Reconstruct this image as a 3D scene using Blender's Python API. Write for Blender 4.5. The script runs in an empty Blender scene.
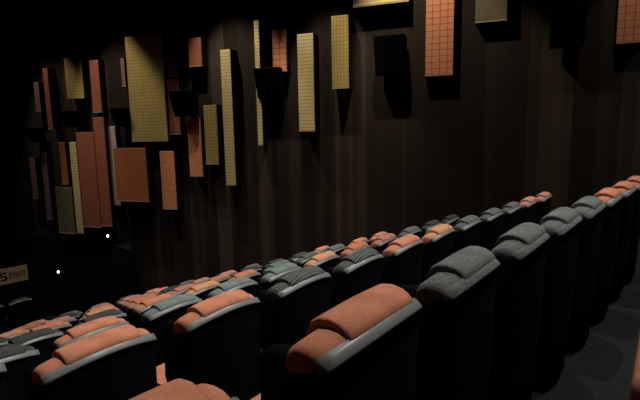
import bpy, bmesh, math, random
from mathutils import Vector, Matrix
random.seed(7)
S = bpy.context.scene
COL = S.collection
R = math.radians
CAMZ = 1.49
F = 462.0

# ------------------------------------------------------------------ camera
cd = bpy.data.cameras.new('camera')
cam = bpy.data.objects.new('camera', cd); COL.objects.link(cam)
cd.sensor_width = 36.0
cd.lens = F / 640.0 * 36.0
cd.clip_start = 0.02
CM = Matrix.Rotation(R(19.5), 3, 'Z') @ Matrix.Rotation(R(90 - 7.9), 3, 'X') @ Matrix.Rotation(R(-1.06), 3, 'Z')
M4 = CM.to_4x4(); M4.translation = Vector((0, 0, CAMZ))
cam.matrix_world = M4
S.camera = cam

# ------------------------------------------------------------------ world, exposure, lights
S.view_settings.view_transform = 'Standard'
S.view_settings.look = 'None'
S.view_settings.gamma = 1.0
S.view_settings.use_curve_mapping = False
S.view_settings.exposure = 0.0
w = bpy.data.worlds.new('world'); S.world = w; w.use_nodes = True
w.node_tree.nodes['Background'].inputs[0].default_value = (0.9, 0.95, 1.0, 1)
w.node_tree.nodes['Background'].inputs[1].default_value = 0.0

WALL_Y = 9.4
CEIL_Z = 6.2

def spot(name, loc, target, power, size, blend, color, radius=0.06):
    l = bpy.data.lights.new(name, 'SPOT'); l.energy = power; l.spot_size = R(size); l.spot_blend = blend
    l.color = color; l.shadow_soft_size = radius
    o = bpy.data.objects.new(name, l); COL.objects.link(o); o.location = loc
    o.rotation_euler = (Vector(target) - Vector(loc)).to_track_quat('-Z', 'Y').to_euler()
    return o

WARM = (1.0, 0.86, 0.66)
NEUT = (1.0, 0.95, 0.87)
# ceiling wall washers, along the panelled wall
for x, tx, tz, pw, sz in ((-11.0, -9.9, -2.0, 400, 46), (-8.9, -7.9, -1.4, 680, 50), (-5.7, -4.7, -0.7, 760, 54), (-3.3, -2.7, -0.6, 640, 52), (-1.7, -0.6, 1.0, 620, 70), (1.7, 2.9, 0.8, 190, 50)):
    spot('wall_washer', (x, 7.9, CEIL_Z - 0.1), (tx, 9.1, tz), pw, sz, 0.5, WARM, 0.05)
# ceiling downlights over the seats
for x, y, z, pw in ((-0.2, 1.4, 1.0, 580), (1.6, 5.2, 1.0, 580), (-1.2, 4.4, 0.5, 580), (-3.4, 2.6, 0.0, 580), (-5.0, 5.6, -1.0, 600), (-8.6, 6.6,  -2.0, 400), (3.4, 8.2, 1.0, 300)):
    spot('seat_downlight', (x + 1.45, y + 0.45, CEIL_Z - 0.1), (x, y, z), pw, 84, 0.9, NEUT, 0.07)

# ------------------------------------------------------------------ materials
def mat(name, col, rough=0.8, spec=0.3, metal=0.0):
    m = bpy.data.materials.new(name); m.use_nodes = True
    b = m.node_tree.nodes['Principled BSDF']
    b.inputs['Base Color'].default_value = (*col, 1)
    b.inputs['Roughness'].default_value = rough
    b.inputs['Specular IOR Level'].default_value = spec
    b.inputs['Metallic'].default_value = metal
    return m

def nodes(m): return m.node_tree.nodes, m.node_tree.links, m.node_tree.nodes['Principled BSDF']

def mix_rgb(N, L, fac, a, b, mode='MIX'):
    x = N.new('ShaderNodeMix'); x.data_type = 'RGBA'; x.blend_type = mode
    for sock, v in ((x.inputs[0], fac), (x.inputs[6], a), (x.inputs[7], b)):
        if hasattr(v, 'links'): L.new(v, sock)
        elif isinstance(v, (int, float)): sock.default_value = v
        else: sock.default_value = (*v, 1)
    return x.outputs[2]

def fabric(name, col, var=0.35, scale=260.0, bump=0.25):
    m = mat(name, col, 0.92, 0.12)
    N, L, b = nodes(m)
    tc = N.new('ShaderNodeTexCoord')
    n1 = N.new('ShaderNodeTexNoise'); n1.inputs['Scale'].default_value = scale; n1.inputs['Detail'].default_value = 3
    n2 = N.new('ShaderNodeTexNoise'); n2.inputs['Scale'].default_value = 14.0; n2.inputs['Detail'].default_value = 4
    L.new(tc.outputs['Object'], n1.inputs['Vector']); L.new(tc.outputs['Object'], n2.inputs['Vector'])
    dark = tuple(c * (1 - var) for c in col); lite = tuple(min(1, c * (1 + var)) for c in col)
    c1 = mix_rgb(N, L, n1.outputs['Fac'], dark, lite)
    mr = N.new('ShaderNodeMapRange'); mr.inputs[1].default_value = 0.3; mr.inputs[2].default_value = 0.7
    mr.inputs[3].default_value = 0.82; mr.inputs[4].default_value = 1.12
    L.new(n2.outputs['Fac'], mr.inputs[0])
    mu = N.new('ShaderNodeVectorMath'); mu.operation = 'SCALE'
    L.new(c1, mu.inputs[0]); L.new(mr.outputs[0], mu.inputs['Scale'])
    L.new(mu.outputs[0], b.inputs['Base Color'])
    bp = N.new('ShaderNodeBump'); bp.inputs['Strength'].default_value = bump; bp.inputs['Distance'].default_value = 0.003
    L.new(n1.outputs['Fac'], bp.inputs['Height']); L.new(bp.outputs[0], b.inputs['Normal'])
    return m

def striped_fabric(name, col, line):
    m = fabric(name, col, 0.3)
    N, L, b = nodes(m)
    old = b.inputs['Base Color'].links[0].from_socket
    tc = N.new('ShaderNodeTexCoord')
    outs = []
    for axis, sc in (('X', 34.0), ('Y', 30.0)):
        wv = N.new('ShaderNodeTexWave'); wv.bands_direction = axis; wv.inputs['Scale'].default_value = sc * 0.55
        wv.inputs['Distortion'].default_value = 1.2; wv.inputs['Detail'].default_value = 2
        L.new(tc.outputs['Object'], wv.inputs['Vector'])
        mr = N.new('ShaderNodeMapRange'); mr.inputs[1].default_value = 0.62; mr.inputs[2].default_value = 0.9
        L.new(wv.outputs['Fac'], mr.inputs[0]); outs.append(mr.outputs[0])
    mx = N.new('ShaderNodeMath'); mx.operation = 'MAXIMUM'; L.new(outs[0], mx.inputs[0]); L.new(outs[1], mx.inputs[1])
    c = mix_rgb(N, L, mx.outputs[0], old, line)
    L.new(c, b.inputs['Base Color'])
    return m

FAB = {
    'orange': fabric('rust_orange_fabric', (0.50, 0.20, 0.12)),
    'tan': fabric('pale_orange_fabric', (0.56, 0.27, 0.15)),
    'pink': fabric('salmon_fabric', (0.50, 0.225, 0.175)),
    'grey': fabric('slate_grey_fabric', (0.13, 0.14, 0.142), 0.9, 110.0, 0.5),
    'green': fabric('sage_grey_fabric', (0.15, 0.19, 0.17), 0.3),
    'plaid': striped_fabric('checked_grey_fabric', (0.13, 0.145, 0.135), (0.028, 0.032, 0.03)),
    'dark': fabric('charcoal_fabric', (0.05, 0.054, 0.055), 0.4),
}
M_SHELL = mat('black_shell', (0.0035, 0.0035, 0.004), 0.85, 0.04)
M_STRIP = mat('grey_leather', (0.165, 0.178, 0.175), 0.38, 0.5)
M_ARM = mat('black_leather', (0.005, 0.005, 0.0055), 0.7, 0.12)
M_CHROME = mat('steel', (0.5, 0.5, 0.5), 0.25, 0.5, 1.0)
M_FLOOR = fabric('dark_carpet', (0.010, 0.0115, 0.0115), 0.4, 120.0, 0.4)
M_BLACK = mat('black_board', (0.004, 0.004, 0.004), 0.8, 0.1)
M_SPK = mat('speaker_black', (0.002, 0.002, 0.002), 0.85, 0.05)
M_GRILLE = mat('speaker_grille', (0.0025, 0.0025, 0.0025), 0.95, 0.04)
M_BACK = mat('panel_casing', (0.008, 0.005, 0.004), 0.8, 0.15)
M_EDGE = mat('panel_edge_trim', (0.30, 0.25, 0.18), 0.6, 0.3)

def wall_mat():
    m = mat('striped_wall_cloth', (0.02, 0.015, 0.012), 0.9, 0.08)
    N, L, b = nodes(m)
    g = N.new('ShaderNodeNewGeometry'); sx = N.new('ShaderNodeSeparateXYZ'); L.new(g.outputs['Position'], sx.inputs[0])
    acc = None
    for w_, off, amt in ((0.37, 0.0, 0.72), (0.19, 0.07, 0.28)):
        a = N.new('ShaderNodeMath'); a.operation = 'MULTIPLY_ADD'; a.inputs[1].default_value = 1 / w_; a.inputs[2].default_value = off
        L.new(sx.outputs['X'], a.inputs[0])
        fl = N.new('ShaderNodeMath'); fl.operation = 'FLOOR'; L.new(a.outputs[0], fl.inputs[0])
        wn = N.new('ShaderNodeTexWhiteNoise'); wn.noise_dimensions = '1D'; L.new(fl.outputs[0], wn.inputs['W'])
        k = N.new('ShaderNodeMath'); k.operation = 'MULTIPLY'; k.inputs[1].default_value = amt; L.new(wn.outputs['Value'], k.inputs[0])
        if acc is None: acc = k.outputs[0]; hue = wn.outputs['Value']
        else:
            s_ = N.new('ShaderNodeMath'); s_.operation = 'ADD'; L.new(acc, s_.inputs[0]); L.new(k.outputs[0], s_.inputs[1]); acc = s_.outputs[0]
    r = N.new('ShaderNodeValToRGB'); L.new(acc, r.inputs[0])
    e = r.color_ramp.elements
    e[0].position = 0.2; e[0].color = (0.016, 0.0120, 0.0095, 1)
    e[1].position = 0.9; e[1].color = (0.052, 0.042, 0.029, 1)
    x = r.color_ramp.elements.new(0.55); x.color = (0.024, 0.018, 0.0145, 1)
    n = N.new('ShaderNodeTexNoise'); n.inputs['Scale'].default_value = 90; n.inputs['Detail'].default_value = 3
    L.new(g.outputs['Position'], n.inputs['Vector'])
    bp = N.new('ShaderNodeBump'); bp.inputs['Strength'].default_value = 0.2; bp.inputs['Distance'].default_value = 0.004
    L.new(n.outputs['Fac'], bp.inputs['Height']); L.new(bp.outputs[0], b.inputs['Normal'])
    L.new(r.outputs[0], b.inputs['Base Color'])
    return m
M_WALL = wall_mat()

def panel_mat(name, col, line, gx, gz, amt):
    """cloth panel face with thin stitched grid lines; gx, gz = line pitch in metres (0 = none)"""
    m = mat(name, col, 0.85, 0.15)
    N, L, b = nodes(m)
    tc = N.new('ShaderNodeTexCoord'); sx = N.new('ShaderNodeSeparateXYZ'); L.new(tc.outputs['Object'], sx.inputs[0])
    acc = None
    for out, pitch, lw in (('X', gx, 0.012), ('Z', gz, 0.012)):
        if not pitch: continue
        a = N.new('ShaderNodeMath'); a.operation = 'MULTIPLY'; a.inputs[1].default_value = 1 / pitch; L.new(sx.outputs[out], a.inputs[0])
        fr = N.new('ShaderNodeMath'); fr.operation = 'FRACT'; L.new(a.outputs[0], fr.inputs[0])
        lt = N.new('ShaderNodeMath'); lt.operation = 'LESS_THAN'; lt.inputs[1].default_value = lw / pitch; L.new(fr.outputs[0], lt.inputs[0])
        if acc is None: acc = lt.outputs[0]
        else:
            mx = N.new('ShaderNodeMath'); mx.operation = 'MAXIMUM'; L.new(acc, mx.inputs[0]); L.new(lt.outputs[0], mx.inputs[1]); acc = mx.outputs[0]
    n = N.new('ShaderNodeTexNoise'); n.inputs['Scale'].default_value = 6; n.inputs['Detail'].default_value = 5
    L.new(tc.outputs['Object'], n.inputs['Vector'])
    base = mix_rgb(N, L, n.outputs['Fac'], tuple(c * 0.8 for c in col), tuple(c * 1.2 for c in col))
    if acc is not None:
        k = N.new('ShaderNodeMath'); k.operation = 'MULTIPLY'; k.inputs[1].default_value = amt; L.new(acc, k.inputs[0])
        base = mix_rgb(N, L, k.outputs[0], base, line)
    L.new(base, b.inputs['Base Color'])
    return m
PM = {
    'yellow': panel_mat('mustard_panel_cloth', (0.33, 0.25, 0.085), (0.14, 0.10, 0.03), 0.07, 0.075, 0.75),
    'pale': panel_mat('pale_yellow_panel_cloth', (0.52, 0.44, 0.215), (0.16, 0.09, 0.03), 0, 0.07, 0.7),
    'orange': panel_mat('orange_panel_cloth', (0.50, 0.20, 0.105), (0.13, 0.035, 0.015), 0.14, 0.115, 0.85),
    'rust': panel_mat('rust_panel_cloth', (0.26, 0.085, 0.050), (0.2, 0.05, 0.02), 0, 0, 0),
    'brown': panel_mat('orange_brown_panel_cloth', (0.30, 0.10, 0.038), (0.2, 0.05, 0.02), 0, 0, 0),
    'salmon': panel_mat('salmon_panel_cloth', (0.46, 0.18, 0.085), (0.2, 0.07, 0.03), 0, 0.14, 0.5),
    'olive': panel_mat('olive_panel_cloth', (0.115, 0.10, 0.055), (0.1, 0.05, 0.02), 0, 0, 0),
    'mauve': panel_mat('mauve_panel_cloth', (0.17, 0.10, 0.09), (0.1, 0.05, 0.02), 0, 0, 0),
    'white': panel_mat('off_white_panel_cloth', (0.42, 0.34, 0.28), (0.1, 0.05, 0.02), 0, 0, 0),
}

# ------------------------------------------------------------------ mesh helpers
def link(name, bm, m, parent=None, smooth=False):
    me = bpy.data.meshes.new(name); bmesh.ops.recalc_face_normals(bm, faces=bm.faces)
    bm.to_mesh(me); bm.free()
    if smooth:
        for p in me.polygons: p.use_smooth = True
    if m is not None: me.materials.append(m)
    o = bpy.data.objects.new(name, me); COL.objects.link(o)
    if parent is not None: o.parent = parent
    return o

def box_bm(x0, x1, y0, y1, z0, z1, bev=0.0, seg=2, bm=None):
    b = bmesh.new()
    bmesh.ops.create_cube(b, size=1.0)
    for v in b.verts:
        v.co = Vector((x0 + (v.co.x + .5) * (x1 - x0), y0 + (v.co.y + .5) * (y1 - y0), z0 + (v.co.z + .5) * (z1 - z0)))
    if bev: bmesh.ops.bevel(b, geom=b.edges[:], offset=bev, segments=seg, affect='EDGES', profile=0.5)
    if bm is None: return b
    t = bpy.data.meshes.new('t'); b.to_mesh(t); b.free(); bm.from_mesh(t); bpy.data.meshes.remove(t)
    return bm

def loft(sections, closed=True, cap=True):
    b = bmesh.new()
    rings = [[b.verts.new(p) for p in s] for s in sections]
    n = len(sections[0])
    for a, c in zip(rings, rings[1:]):
        for i in range(n if closed else n - 1):
            j = (i + 1) % n
            b.faces.new((a[i], a[j], c[j], c[i]))
    if cap: b.faces.new(rings[0]); b.faces.new(rings[-1][::-1])
    return b

def empty(name, loc, rz, label, cat, group=None):
    o = bpy.data.objects.new(name, None); COL.objects.link(o)
    o.location = loc; o.rotation_euler = (0, 0, rz); o.empty_display_size = 0.2
    o['label'] = label; o['category'] = cat
    if group: o['group'] = group
    return o

def tag(o, label, cat, group=None):
    o['label'] = label; o['category'] = cat
    if group: o['group'] = group
    return o

# ------------------------------------------------------------------ row frame
SP = 0.62                       # seat pitch
ROWAZ = R(22.92)
U = Vector((math.sin(ROWAZ), math.cos(ROWAZ), 0))     # along the row, towards the wall
P = Vector((-math.cos(ROWAZ), math.sin(ROWAZ), 0))    # towards the screen
YAW = R(5.0)
P0, DP = 1.225 * SP, 2.13 * SP
NROW = 8                        # raked rows in front of the camera, the nearest first
def row_p(k):
    if k < 0: return P0 - DP + 0.13
    return P0 + DP * k if k < NROW else 21.0 * SP
def row_z(k):
    if k <= 0: return 0.0 if k == 0 else 0.41
    if k >= NROW: return row_z(NROW - 1) - 0.36
    return -(0.418 + 0.440 * (k - 1))
def row_t(k): return (1.07 - 0.18 * k + (0.07 if k == 0 else -1.05 if k == NROW else -0.09 if k == 2 else -0.05)) * SP

# ------------------------------------------------------------------ room shell
def structure(o): o['kind'] = 'structure'; return o
structure(link('wall_left', box_bm(-17.5, 9, WALL_Y, WALL_Y + 0.2, -4.5, CEIL_Z), M_WALL))
structure(link('ceiling', box_bm(-17.5, 9, -5.5, WALL_Y + 0.2, CEIL_Z, CEIL_Z + 0.2), M_BLACK))
structure(link('wall_front', box_bm(-17.7, -17.5, -5.5, WALL_Y + 0.2, -4.5, CEIL_Z), M_BLACK))

def terraces():
    b = bmesh.new()
    edges = []                                   # (p_start, p_end, z)
    back = 0.62                                  # tread starts this far behind its seats
    ks = list(range(-1, NROW))
    for i, k in enumerate(ks):
        p0 = row_p(k) - 0.42
        p1 = row_p(k + 1) - 0.42 if k < NROW - 1 else 11.6
        edges.append((p0, p1, row_z(k)))
    edges.append((11.6, 22.0, row_z(NROW)))
    def pt(t, p, z): q = U * t + P * p; return (q.x, q.y, z)
    def tend(p): return (WALL_Y - 0.02 - P.y * p) / U.y
    for p0, p1, z in edges:
        t0 = -3.0
        c = [pt(t0, p0, z), pt(tend(p0), p0, z), pt(tend(p1), p1, z), pt(t0, p1, z)]
        top = [b.verts.new(q) for q in c]; bot = [b.verts.new((q[0], q[1], -4.4)) for q in c]
        b.faces.new(top); b.faces.new(bot[::-1])
        for i in range(4):
            j = (i + 1) % 4; b.faces.new((top[i], top[j], bot[j], bot[i]))
    return b
structure(link('floor', terraces(), M_FLOOR))

# ------------------------------------------------------------------ cinema seat prototype
HW = 0.250                      # half width of the back
def arch(x): return -0.046 * (x / HW) ** 2 + 0.002
def wrap(x): return 0.050 * (x / HW) ** 2 - 0.010

def section(x, pts, sy=1.0, sz=1.0, cy=0.08, cz=0.98):
    return [(x, cy * .98 + (y - cy) * sy * .98 + wrap(x), cz + (z - cz) * sz + arch(x)) for y, z in pts]

PAD = [(0.000, 0.998), (-0.002, 1.010), (0.012, 1.027), (0.036, 1.040), (0.070, 1.047), (0.105, 1.043), (0.135, 1.025),
       (0.152, 0.990), (0.152, 0.955), (0.135, 0.935), (0.09, 0.945), (0.03, 0.965)]
def pad_bm():
    s = []; w2 = 0.166
    for x, k in ((-w2 - .004, .86), (-w2 - .005, .95), (-w2 + .002, .99), (-w2 + .014, 1)) :
        s.append(section(x, PAD, k, k))
    for i in range(1, 10): s.append(section(-w2 + .02 + (2 * w2 - .04) * i / 10, PAD))
    for x, k in ((w2 - .014, 1), (w2 - .002, .99), (w2 + .005, .95), (w2 + .004, .86)):
        s.append(section(x, PAD, k, k))
    return loft(s)
WING = [(0.004, 0.990), (0.003, 0.998), (0.014, 1.010), (0.038, 1.020), (0.070, 1.022), (0.100, 1.017), (0.124, 0.998),
        (0.138, 0.970), (0.138, 0.950), (0.124, 0.935), (0.09, 0.938), (0.03, 0.960)]
def wing_bm(sg):
    s = []
    for x, k in ((0.15, 1), (0.19, 1), (0.22, .99), (0.245, .97), (0.260, .90), (0.268, .78), (0.270, .6)):
        s.append(section(sg * x * 0.935, WING, k, k, 0.075, 0.965))
    return loft(s)
def shell_bm():
    s = []
    n = 14
    for i in range(n + 1):
        x = -HW + 2 * HW * i / n
        ring = []
        for y, z, f in ((0.00, .995, 1), (-.006, .96, 1), (0.00, .60, .6), (0.02, .30, .2), (0.03, .06, 0), (0.115, .06, 0), (0.13, .35, .2), (0.11, .65, .6), (0.085, .97, 1)):
            ring.append((x, y + wrap(x) + (.12 if abs(x) > .195 and y >= .08 and z > .5 else 0), z + arch(x) * f))
        s.append(ring)
    return loft(s)
def strip_bm():
    s = []
    n = 18
    for i in range(n + 1):
        x = -HW - 0.004 + 2 * (HW + 0.004) * i / n
        d = 0.006 * max(0, abs(x) - 0.22) / 0.05
        s.append([(x, y + wrap(x), z + arch(x) - 0 * d) for y, z in
                  ((-.022, .980), (-.020, .988), (-.006, 1.002), (.006, 1.009), (.020, 1.006), (.018, .965))])
    return loft(s)
def piping_bm():
    b = bmesh.new()
    sec = []
    for i in range(19):
        x = -0.160 + 0.320 * i / 18
        c = Vector((x, .004 + wrap(x), 1.006 + arch(x)))
        sec.append([(c.x, c.y +   .004 * math.cos(a), c.z + .004 * math.sin(a)) for a in (0, 1.57, 3.14, 4.71)])
    b.free(); return loft(sec)
def backrest_bm():
    s = []
    for i in range(11):
        x = -0.20 + 0.40 * i / 10
        e = 1 - 0.25 * (abs(x) / .20) ** 6
        ring = [(x, y * 1.0 + wrap(x) * .6, z) for y, z in ((0.10, .90), (0.14, .62), (0.17, .38), (0.20 + .07 * e, .40), (0.20 + .05 * e, .62), (0.14 + .04 * e, .90))]
        s.append(ring)
    return loft(s)
ARM_W = 0.038
def arm_bm(sg):
    x0, x1 = (0.264, 0.264 + ARM_W) if sg > 0 else (-0.264 - ARM_W, -0.264)
    b = bmesh.new()
    prof = [(0.16, .10), (0.16, .55), (0.19, .57), (0.55, .56), (0.60, .52), (0.60, .12)]
    return loft([[(x0, y, z) for y, z in prof], [(x1, y, z) for y, z in prof]])
def cushion_bm():
    return box_bm(-0.262, 0.262, 0.20, 0.70, 0.30, 0.47, 0.05, 3)
def base_bm():
    return box_bm(-0.255, 0.255, 0.12, 0.62, 0.0, 0.30)

MESH = {}
def make_meshes():
    tmp = []
    def m(key, bm, mt, smooth=True):
        o = link(key, bm, mt, None, smooth); MESH[key] = o.data; tmp.append(o)
    m('back_shell', shell_bm(), M_SHELL); m('trim_strip', strip_bm(), M_STRIP)
    m('armrest_l', arm_bm(-1), M_ARM, False); m('armrest_r', arm_bm(1), M_ARM, False)
    m('base', base_bm(), M_ARM, False); m('piping', piping_bm(), M_STRIP)
    for c in FAB:
        m('headrest_' + c, pad_bm(), FAB[c]); m('wl_' + c, wing_bm(-1), FAB[c]); m('wr_' + c, wing_bm(1), FAB[c])
        m('backrest_' + c, backrest_bm(), FAB[c]); m('seat_' + c, cushion_bm(), FAB[c]); m('strip_' + c, strip_bm(), FAB[c])
    for o in tmp: bpy.data.objects.remove(o)
make_meshes()

def put(name, mesh, parent):
    o = bpy.data.objects.new(name, mesh); COL.objects.link(o); o.parent = parent; return o

def seat(loc, rz, colour, label, group, strip=None):
    r = empty('cinema_seat', loc, rz, label, 'seat', group)
    put('back_shell', MESH['back_shell'], r)
    ts = put('trim_strip', MESH['strip_' + strip] if strip else MESH['trim_strip'], r)
    put('piping', MESH['piping'], ts)
    put('headrest', MESH['headrest_' + colour], r)
    put('headrest_wing', MESH['wl_' + colour], r); put('headrest_wing', MESH['wr_' + colour], r)
    put('backrest', MESH['backrest_' + colour], r); put('seat_cushion', MESH['seat_' + colour], r)
    put('armrest', MESH['armrest_l'], r); put('armrest', MESH['armrest_r'], r)
    put('base', MESH['base'], r)
    return r

COLWORD = {'orange': 'rust orange', 'tan': 'pale orange', 'pink': 'salmon pink', 'grey': 'slate grey', 'green': 'sage grey', 'plaid': 'checked grey', 'dark': 'charcoal'}
# colours by row, keyed by slot number (slot 0 = first slot wholly right of the row's origin)
ROWS = {
    -1: {1: 'orange'},
    0: {-1: 'orange', 0: 'orange', 1: 'grey', 2: 'grey', 3: 'grey', 4: 'grey', 5: 'orange', 6: 'orange', 7: 'orange'},
    1: {-1: 'orange', 0: 'orange', 1: 'orange', 2: 'plaid', 3: 'plaid', 4: 'orange', 5: 'tan', 6: 'grey', 7: 'grey', 8: 'grey', 9: 'pink', 10: 'pink'},
    2: {0: 'dark', 1: 'orange', 2: 'green', 3: 'green', 4: 'green', 5: 'tan', 6: 'orange', 7: 'pink', 8: 'grey', 9: 'dark', 10: 'dark'},
    3: {1: 'dark', 2: 'dark', 3: 'orange', 4: 'tan', 5: 'orange', 6: 'green', 7: 'grey', 8: 'grey', 9: 'orange', 10: 'pink'},
    4: {1: 'dark', 2: 'orange', 3: 'tan', 4: 'orange', 5: 'pink', 6: 'pink', 7: 'dark', 8: 'dark', 9: 'dark', 10: 'pink'},
    5: {2: 'tan', 3: 'pink', 4: 'tan', 5: 'pink', 6: 'dark', 7: 'pink', 8: 'pink', 9: 'grey'},
    6: {3: 'orange', 4: 'dark', 5: 'pink', 6: 'orange', 7: 'pink', 8: 'grey'},
    7: {4: 'tan', 5: 'grey', 6: 'grey', 7: 'grey', 8: 'pink'},
}
ORD = ['first', 'second', 'third', 'fourth', 'fifth', 'sixth', 'seventh', 'eighth', 'ninth', 'tenth', 'eleventh', 'twelfth', 'thirteenth', 'fourteenth']
ROWS[NROW] = {5: 'dark', 6: 'dark'}
SEATS = {}
for k in sorted(ROWS):
    ns = sorted(ROWS[k])
    for i, n in enumerate(ns):
        c = ROWS[k][n]
        t = row_t(k) + (n + 0.5 - 0.055) * SP
        q = U * t + P * (row_p(k) - 0.08)
        if (k, n) == (0, -1): q = q - U * 0.08 - P * 0.025
        if (k, n) == (0, 0): q = q + U * 0.035
        if k in (0, 1) and n >= 1: q = q + U * min(0.02 * n + (0.03 if k == 0 else 0.008), 0.075)
        if k == 1 and n <= 0: q = q - U * 0.012
        if k == 2 and n <= 1: q = q - U * 0.03
        if (k, n) == (1, -1): q = q + U * 0.045 + P * 0.21
        near = 'nearest' if k == 0 else ORD[max(k, 0)] + '-nearest'
        if k < 0: lab = 'rust orange cinema seat poking in at the lower right corner'
        elif 0 < k < 7 and i == len(ns) - 1: lab = f'black cinema seat, {COLWORD[c]} headrest, at the wall end of the {near} row'
        else: lab = f'black cinema seat, {COLWORD[c]} headrest, {ORD[i]} from left in the {near} row'
        o = seat((q.x, q.y, row_z(k)), math.atan2(U.y, U.x) + YAW, c, lab, 'cinema seats in raked rows', 'grey' if (k == 0 and c == 'grey') else None)
        SEATS[o.name] = (k, n)
        if (k, n) == (1, -1):                    # shares the armrest of its neighbour
            for ch in list(o.children):
                if ch.name.startswith('armrest') and ch.data == MESH['armrest_r']: bpy.data.objects.remove(ch)

# ------------------------------------------------------------------ wall panels
def on_wall(px, py, stand):
    v = CM @ Vector((px - 320.0, 200.0 - py, -F))
    s = (WALL_Y - stand) / v.y
    return v.x * s, CAMZ + v.z * s

def panel(xl, xr, yt, yb, stand, colour, label, depth=None):
    """xl, xr measured at the panel's bottom edge"""
    x0, zb = on_wall(xl, yb, stand); x1, zb2 = on_wall(xr, yb, stand)
    _, zt = on_wall(xl, yt, stand)
    zb = 0.5 * (zb + zb2)
    w_, h_ = x1 - x0, zt - zb
    r = empty('acoustic_panel', (0.5 * (x0 + x1), WALL_Y, zb), 0, label, 'wall panel', 'acoustic panels on the wall')
    link('casing', box_bm(-w_ / 2, w_ / 2, -stand + 0.03, -0.003 if depth is None else -stand + depth, 0.0, h_, 0.0), M_BACK, r)
    if depth: link('mounting_bracket', box_bm(0.0 if depth > .13 else -.12, 0.12 if depth > .13 else 0.0, -stand + depth + .001, -0.003, h_ * .4, h_ * .6), M_BACK, r)
    link('cloth_face', box_bm(-w_ / 2 + .004, w_ / 2 - .004, -stand, -stand + 0.0295, 0.012, h_ - 0.004, 0.008, 2), PM[colour], r)
    link('edge_trim', box_bm(-w_ / 2, w_ / 2, -stand - 0.006, -stand + 0.028, -0.012, 0.011), M_EDGE, r)
    return r

PANELS = [
    (132, 168, 36, 141, .20, 'yellow', 'largest mustard yellow gridded wall panel, above the wide orange brown panel', .12),
    (67, 84, 58, 98, .15, 'yellow', 'small mustard yellow wall panel high at the left end of the wall'),
    (48, 53, 68, 129, .16, 'rust', 'narrow rust red wall strip left of the small mustard panel'),
    (93, 102, 60, 112, .14, 'rust', 'short rust red wall panel right of the small mustard panel'),
    (122, 126, 58, 86, .10, 'mauve', 'tiny mauve strip peeping out left of the largest mustard panel'),
    (84, 101, 132, 227, .22, 'rust', 'tall rust red wall panel, left one of the touching pair'),
    (101.6, 112, 117, 226, .22, 'rust', 'tall rust red wall panel, narrower right one of the touching pair', .12),
    (62, 68, 142, 184, .15, 'brown', 'narrow orange brown wall strip directly above the olive panel'),
    (77, 83.4, 142, 233, .18, 'pale', 'thin pale yellow wall strip left of the touching rust red pair'),
    (59, 75, 187, 233, .18, 'olive', 'olive green wall panel, lowest at the left of the wall'),
    (47, 52, 152, 219, .14, 'mauve', 'dim mauve wall strip left of the olive panel'),
    (33, 38, 158, 198, .12, 'mauve', 'dimmest mauve wall strip at the far left of the panels'),
    (36, 41, 82, 111, .12, 'mauve', 'short dim mauve strip high at the far left of the wall'),
    (114, 121, 126, 205, .10, 'white', 'off white wall strip mostly hidden behind the wide orange brown panel'),
    (117, 149, 148, 201, .22, 'brown', 'wide orange brown wall panel below the largest mustard panel', .15),
    (170, 181, 79, 134, .14, 'rust', 'rust red wall panel just right of the largest mustard panel'),
    (168, 178, 56, 76, .14, 'mauve', 'short mauve wall panel above the rust red one by the largest mustard'),
    (189, 202, 38, 66, .16, 'rust', 'shaded rust red wall panel high above the small wall speaker'),
    (190, 203, 118, 176, .16, 'salmon', 'orange wall panel partly shaded by the speaker, left of square-topped yellow one'),
    (206, 219, 105, 164, .16, 'yellow', 'mustard yellow wall panel left of the tall slender pale one'),
    (226, 236, 49, 185, .20, 'pale', 'tall slender pale yellow wall panel with horizontal stitching'),
    (163, 177, 151, 209, .18, 'salmon', 'salmon wall panel right of the wide orange brown panel'),
    (258, 263, 20, 145, .16, 'pale', 'thinnest pale yellow wall strip running behind a black speaker'),
    (273, 287, 30, 71, .15, 'orange', 'short red orange wall panel above a black speaker'),
    (299, 315, 34, 131, .22, 'pale', 'long pale yellow ribbed wall panel in the middle of the wall'),
    (332, 349, 16, 88, .20, 'yellow', 'mustard wall panel right of the long pale yellow ribbed one'),
    (353, 409, -40, 4, .16, 'pale', 'wide pale panel cut off by the top of the picture'),
    (425, 453, -30, 75, .11, 'orange', 'large orange gridded wall panel hanging from the top right of centre'),
    (475, 507, -40, 21, .11, 'olive', 'dim olive wall panel at top, right of the large orange gridded one'),
    (616, 650, -40, 42, .12, 'orange', 'orange wall panel in the top right corner'),
]
for a in PANELS: panel(*a[:4], a[4] * 1.5, *a[5:])

# ------------------------------------------------------------------ wall speakers
def speaker(px0, px1, py0, py1, label, stand=0.12):
    x0, zt = on_wall(px0, py0, stand + .2); x1, zb = on_wall(px1, py1, stand + .2)
    w_, h_ = x1 - x0, zt - zb
    r = empty('wall_speaker', (0.5 * (x0 + x1), WALL_Y, zb), 0, label, 'speaker', 'surround speakers on the wall')
    prof = [(-stand, 0.02), (-stand, h_), (-stand - .30, h_), (-stand - .325, h_ - .02), (-stand - .16, 0.0)]
    link('cabinet', loft([[(x, y, z) for y, z in prof] for x in (-w_ / 2, w_ / 2)]), M_SPK, r)
    g = [(-stand - .327, h_ * .9), (-stand - .185, .04), (-stand - .17, .04), (-stand - .305, h_ * .9)]
    link('grille', loft([[(x, y, z) for y, z in g] for x in (-w_ / 2 + .02, w_ / 2 - .02)]), M_GRILLE, r)
    link('bracket', box_bm(-.05, .05, -stand, -.003, h_ * .35, h_ * .65), M_SPK, r)
    return r
speaker(375, 405, 37, 74, 'black wall speaker left of the large orange gridded panel')
speaker(256, 281, 69, 97, 'black wall speaker across the thinnest pale yellow strip')
speaker(172, 194, 91, 116, 'black wall speaker shading the orange panel near mid left', .26)
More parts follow.
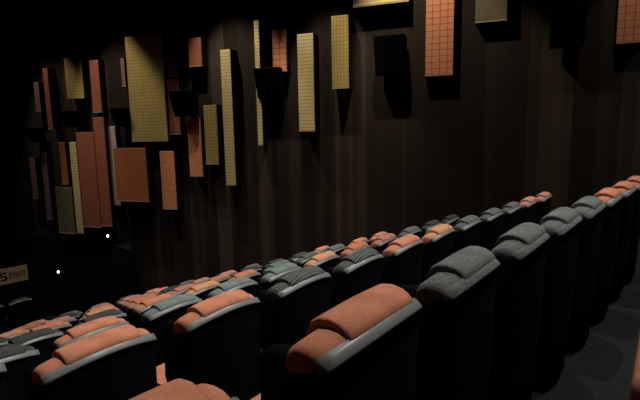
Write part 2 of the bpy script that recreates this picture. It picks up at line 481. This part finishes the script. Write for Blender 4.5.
speaker(113, 130, 108, 126, 'black wall speaker tucked under the left edge of the largest mustard panel')
speaker(63, 82, 111, 127, 'black wall speaker below the small mustard panel')
speaker(28, 40, 128, 142, 'black wall speaker furthest left, nearest the screen')
speaker(552, 584, 8, 46, 'black wall speaker high at right between olive and orange corner panels')

# ------------------------------------------------------------------ exit vestibule, banner, small lights
def ray(px, py, y):
    v = CM @ Vector((px - 320.0, 200.0 - py, -F)); return Vector((0, 0, CAMZ)) + v * (y / v.y)
c = ray(131, 251, 8.76)
e_ = c + P * 1.36
def prism(pts, z0, z1):
    b = bmesh.new()
    lo = [b.verts.new((x, y, z0)) for x, y in pts]; hi = [b.verts.new((x, y, z1)) for x, y in pts]
    b.faces.new(lo[::-1]); b.faces.new(hi)
    for i in range(len(pts)):
        j = (i + 1) % len(pts); b.faces.new((lo[i], lo[j], hi[j], hi[i]))
    return b
structure(link('wall_vestibule_shade_board', prism([(c.x, c.y), (e_.x, e_.y), (-13.4, e_.y), (-13.4, WALL_Y), (c.x * WALL_Y / c.y, WALL_Y)], -3.6, c.z), M_BLACK))  # vestibule corner; its long left stretch is black boarding added for unlit wall

# low partition in front of the last row with a banner on it, and the small lights by the exit
def on_row_plane(px, py, p):
    v = CM @ Vector((px - 320.0, 200.0 - py, -F)); return Vector((0, 0, CAMZ)) + v * (p / v.dot(P))
BP = 14.10
br = on_row_plane(28.5, 279.5, BP); tr = on_row_plane(27.0, 264.5, BP)
ang = math.atan2(U.y, U.x)
bt = br.dot(U)
part = link('wall_partition', box_bm(-6.0, 0.45, 0.05, 0.17, -4.3, tr.z + .05), M_BLACK)
part.location = (P * BP + U * bt); part.rotation_euler = (0, 0, ang); structure(part)
bh = tr.z - br.z
ban = empty('banner', (br.x, br.y, br.z), ang, 'beige banner with dark characters on the low partition at the far left', 'banner')
M_CLOTH = mat('beige_banner_cloth', (0.50, 0.36, 0.20), 0.8, 0.2)
M_INK = mat('dark_brown_ink', (0.02, 0.012, 0.01), 0.8, 0.1)
link('cloth', box_bm(-1.45, 0.0, 0.0, 0.02, 0.0, bh), M_CLOTH, ban)
def strokes(x, w_, h_, pat):
    b = bmesh.new()
    for (u0, v0, u1, v1) in pat:
        box_bm(x + u0 * w_, x + u1 * w_, -0.004, -0.0005, bh * .5 - h_ / 2 + v0 * h_, bh * .5 - h_ / 2 + v1 * h_, 0, bm=b)
    return b
G = [[(0, .85, 1, 1), (.42, 0, .58, 1), (0, .42, 1, .55), (0, 0, 1, .12)],
     [(0, 0, .16, 1), (.84, 0, 1, 1), (0, .85, 1, 1), (0, .42, 1, .56), (0, 0, 1, .12)],
     [(.42, 0, .58, 1), (0, .6, 1, .74), (.1, .2, .9, .34), (0, 0, .2, .3), (.8, 0, 1, .3)],
     [(0, .8, 1, .95), (.15, .3, .3, .8), (.7, .3, .85, .8), (0, .3, 1, .42), (.42, 0, .58, .3)]]
link('emblem', strokes(-.63, .15, bh * .52, [(0, .82, .9, 1), (0, .45, .25, .9), (.1, .42, .9, .58), (.7, 0, .95, .5), (0, 0, .8, .16), (.9, .2, 1.1, .34)]), M_INK, ban)
for i in range(5):
    link('character', strokes(-.44 + i * .082, .064, bh * .34, G[i % 4]), M_INK, ban)

M_LENS = bpy.data.materials.new('lamp_lens'); M_LENS.use_nodes = True
_b = M_LENS.node_tree.nodes['Principled BSDF']
_b.inputs['Emission Color'].default_value = (1, .95, .88, 1); _b.inputs['Emission Strength'].default_value = 4.0
def wall_lamp(px, py, r_, label, back=0.0):
    x, z = on_wall(px, py, 0.06 + back)
    o = empty('wall_lamp', (x, WALL_Y - back, z), 0, label, 'lamp', 'small lamps by the exit')
    link('housing', box_bm(-r_ * 1.5, r_ * 1.5, -.05, 0, -r_ * 1.3, r_ * 1.3, .01), M_SPK, o)
    b = bmesh.new(); bmesh.ops.create_uvsphere(b, u_segments=14, v_segments=8, radius=r_)
    for v in b.verts: v.co = Vector((v.co.x, v.co.y * .5 - .05, v.co.z))
    link('lens', b, M_LENS, o, True)
    return o
wall_lamp(107.5, 236, .036, 'tiny glowing lamp just above the black vestibule')
wall_lamp(58, 272, .042, 'tiny glowing lamp low on the dark wall right of the banner', WALL_Y - e_.y)
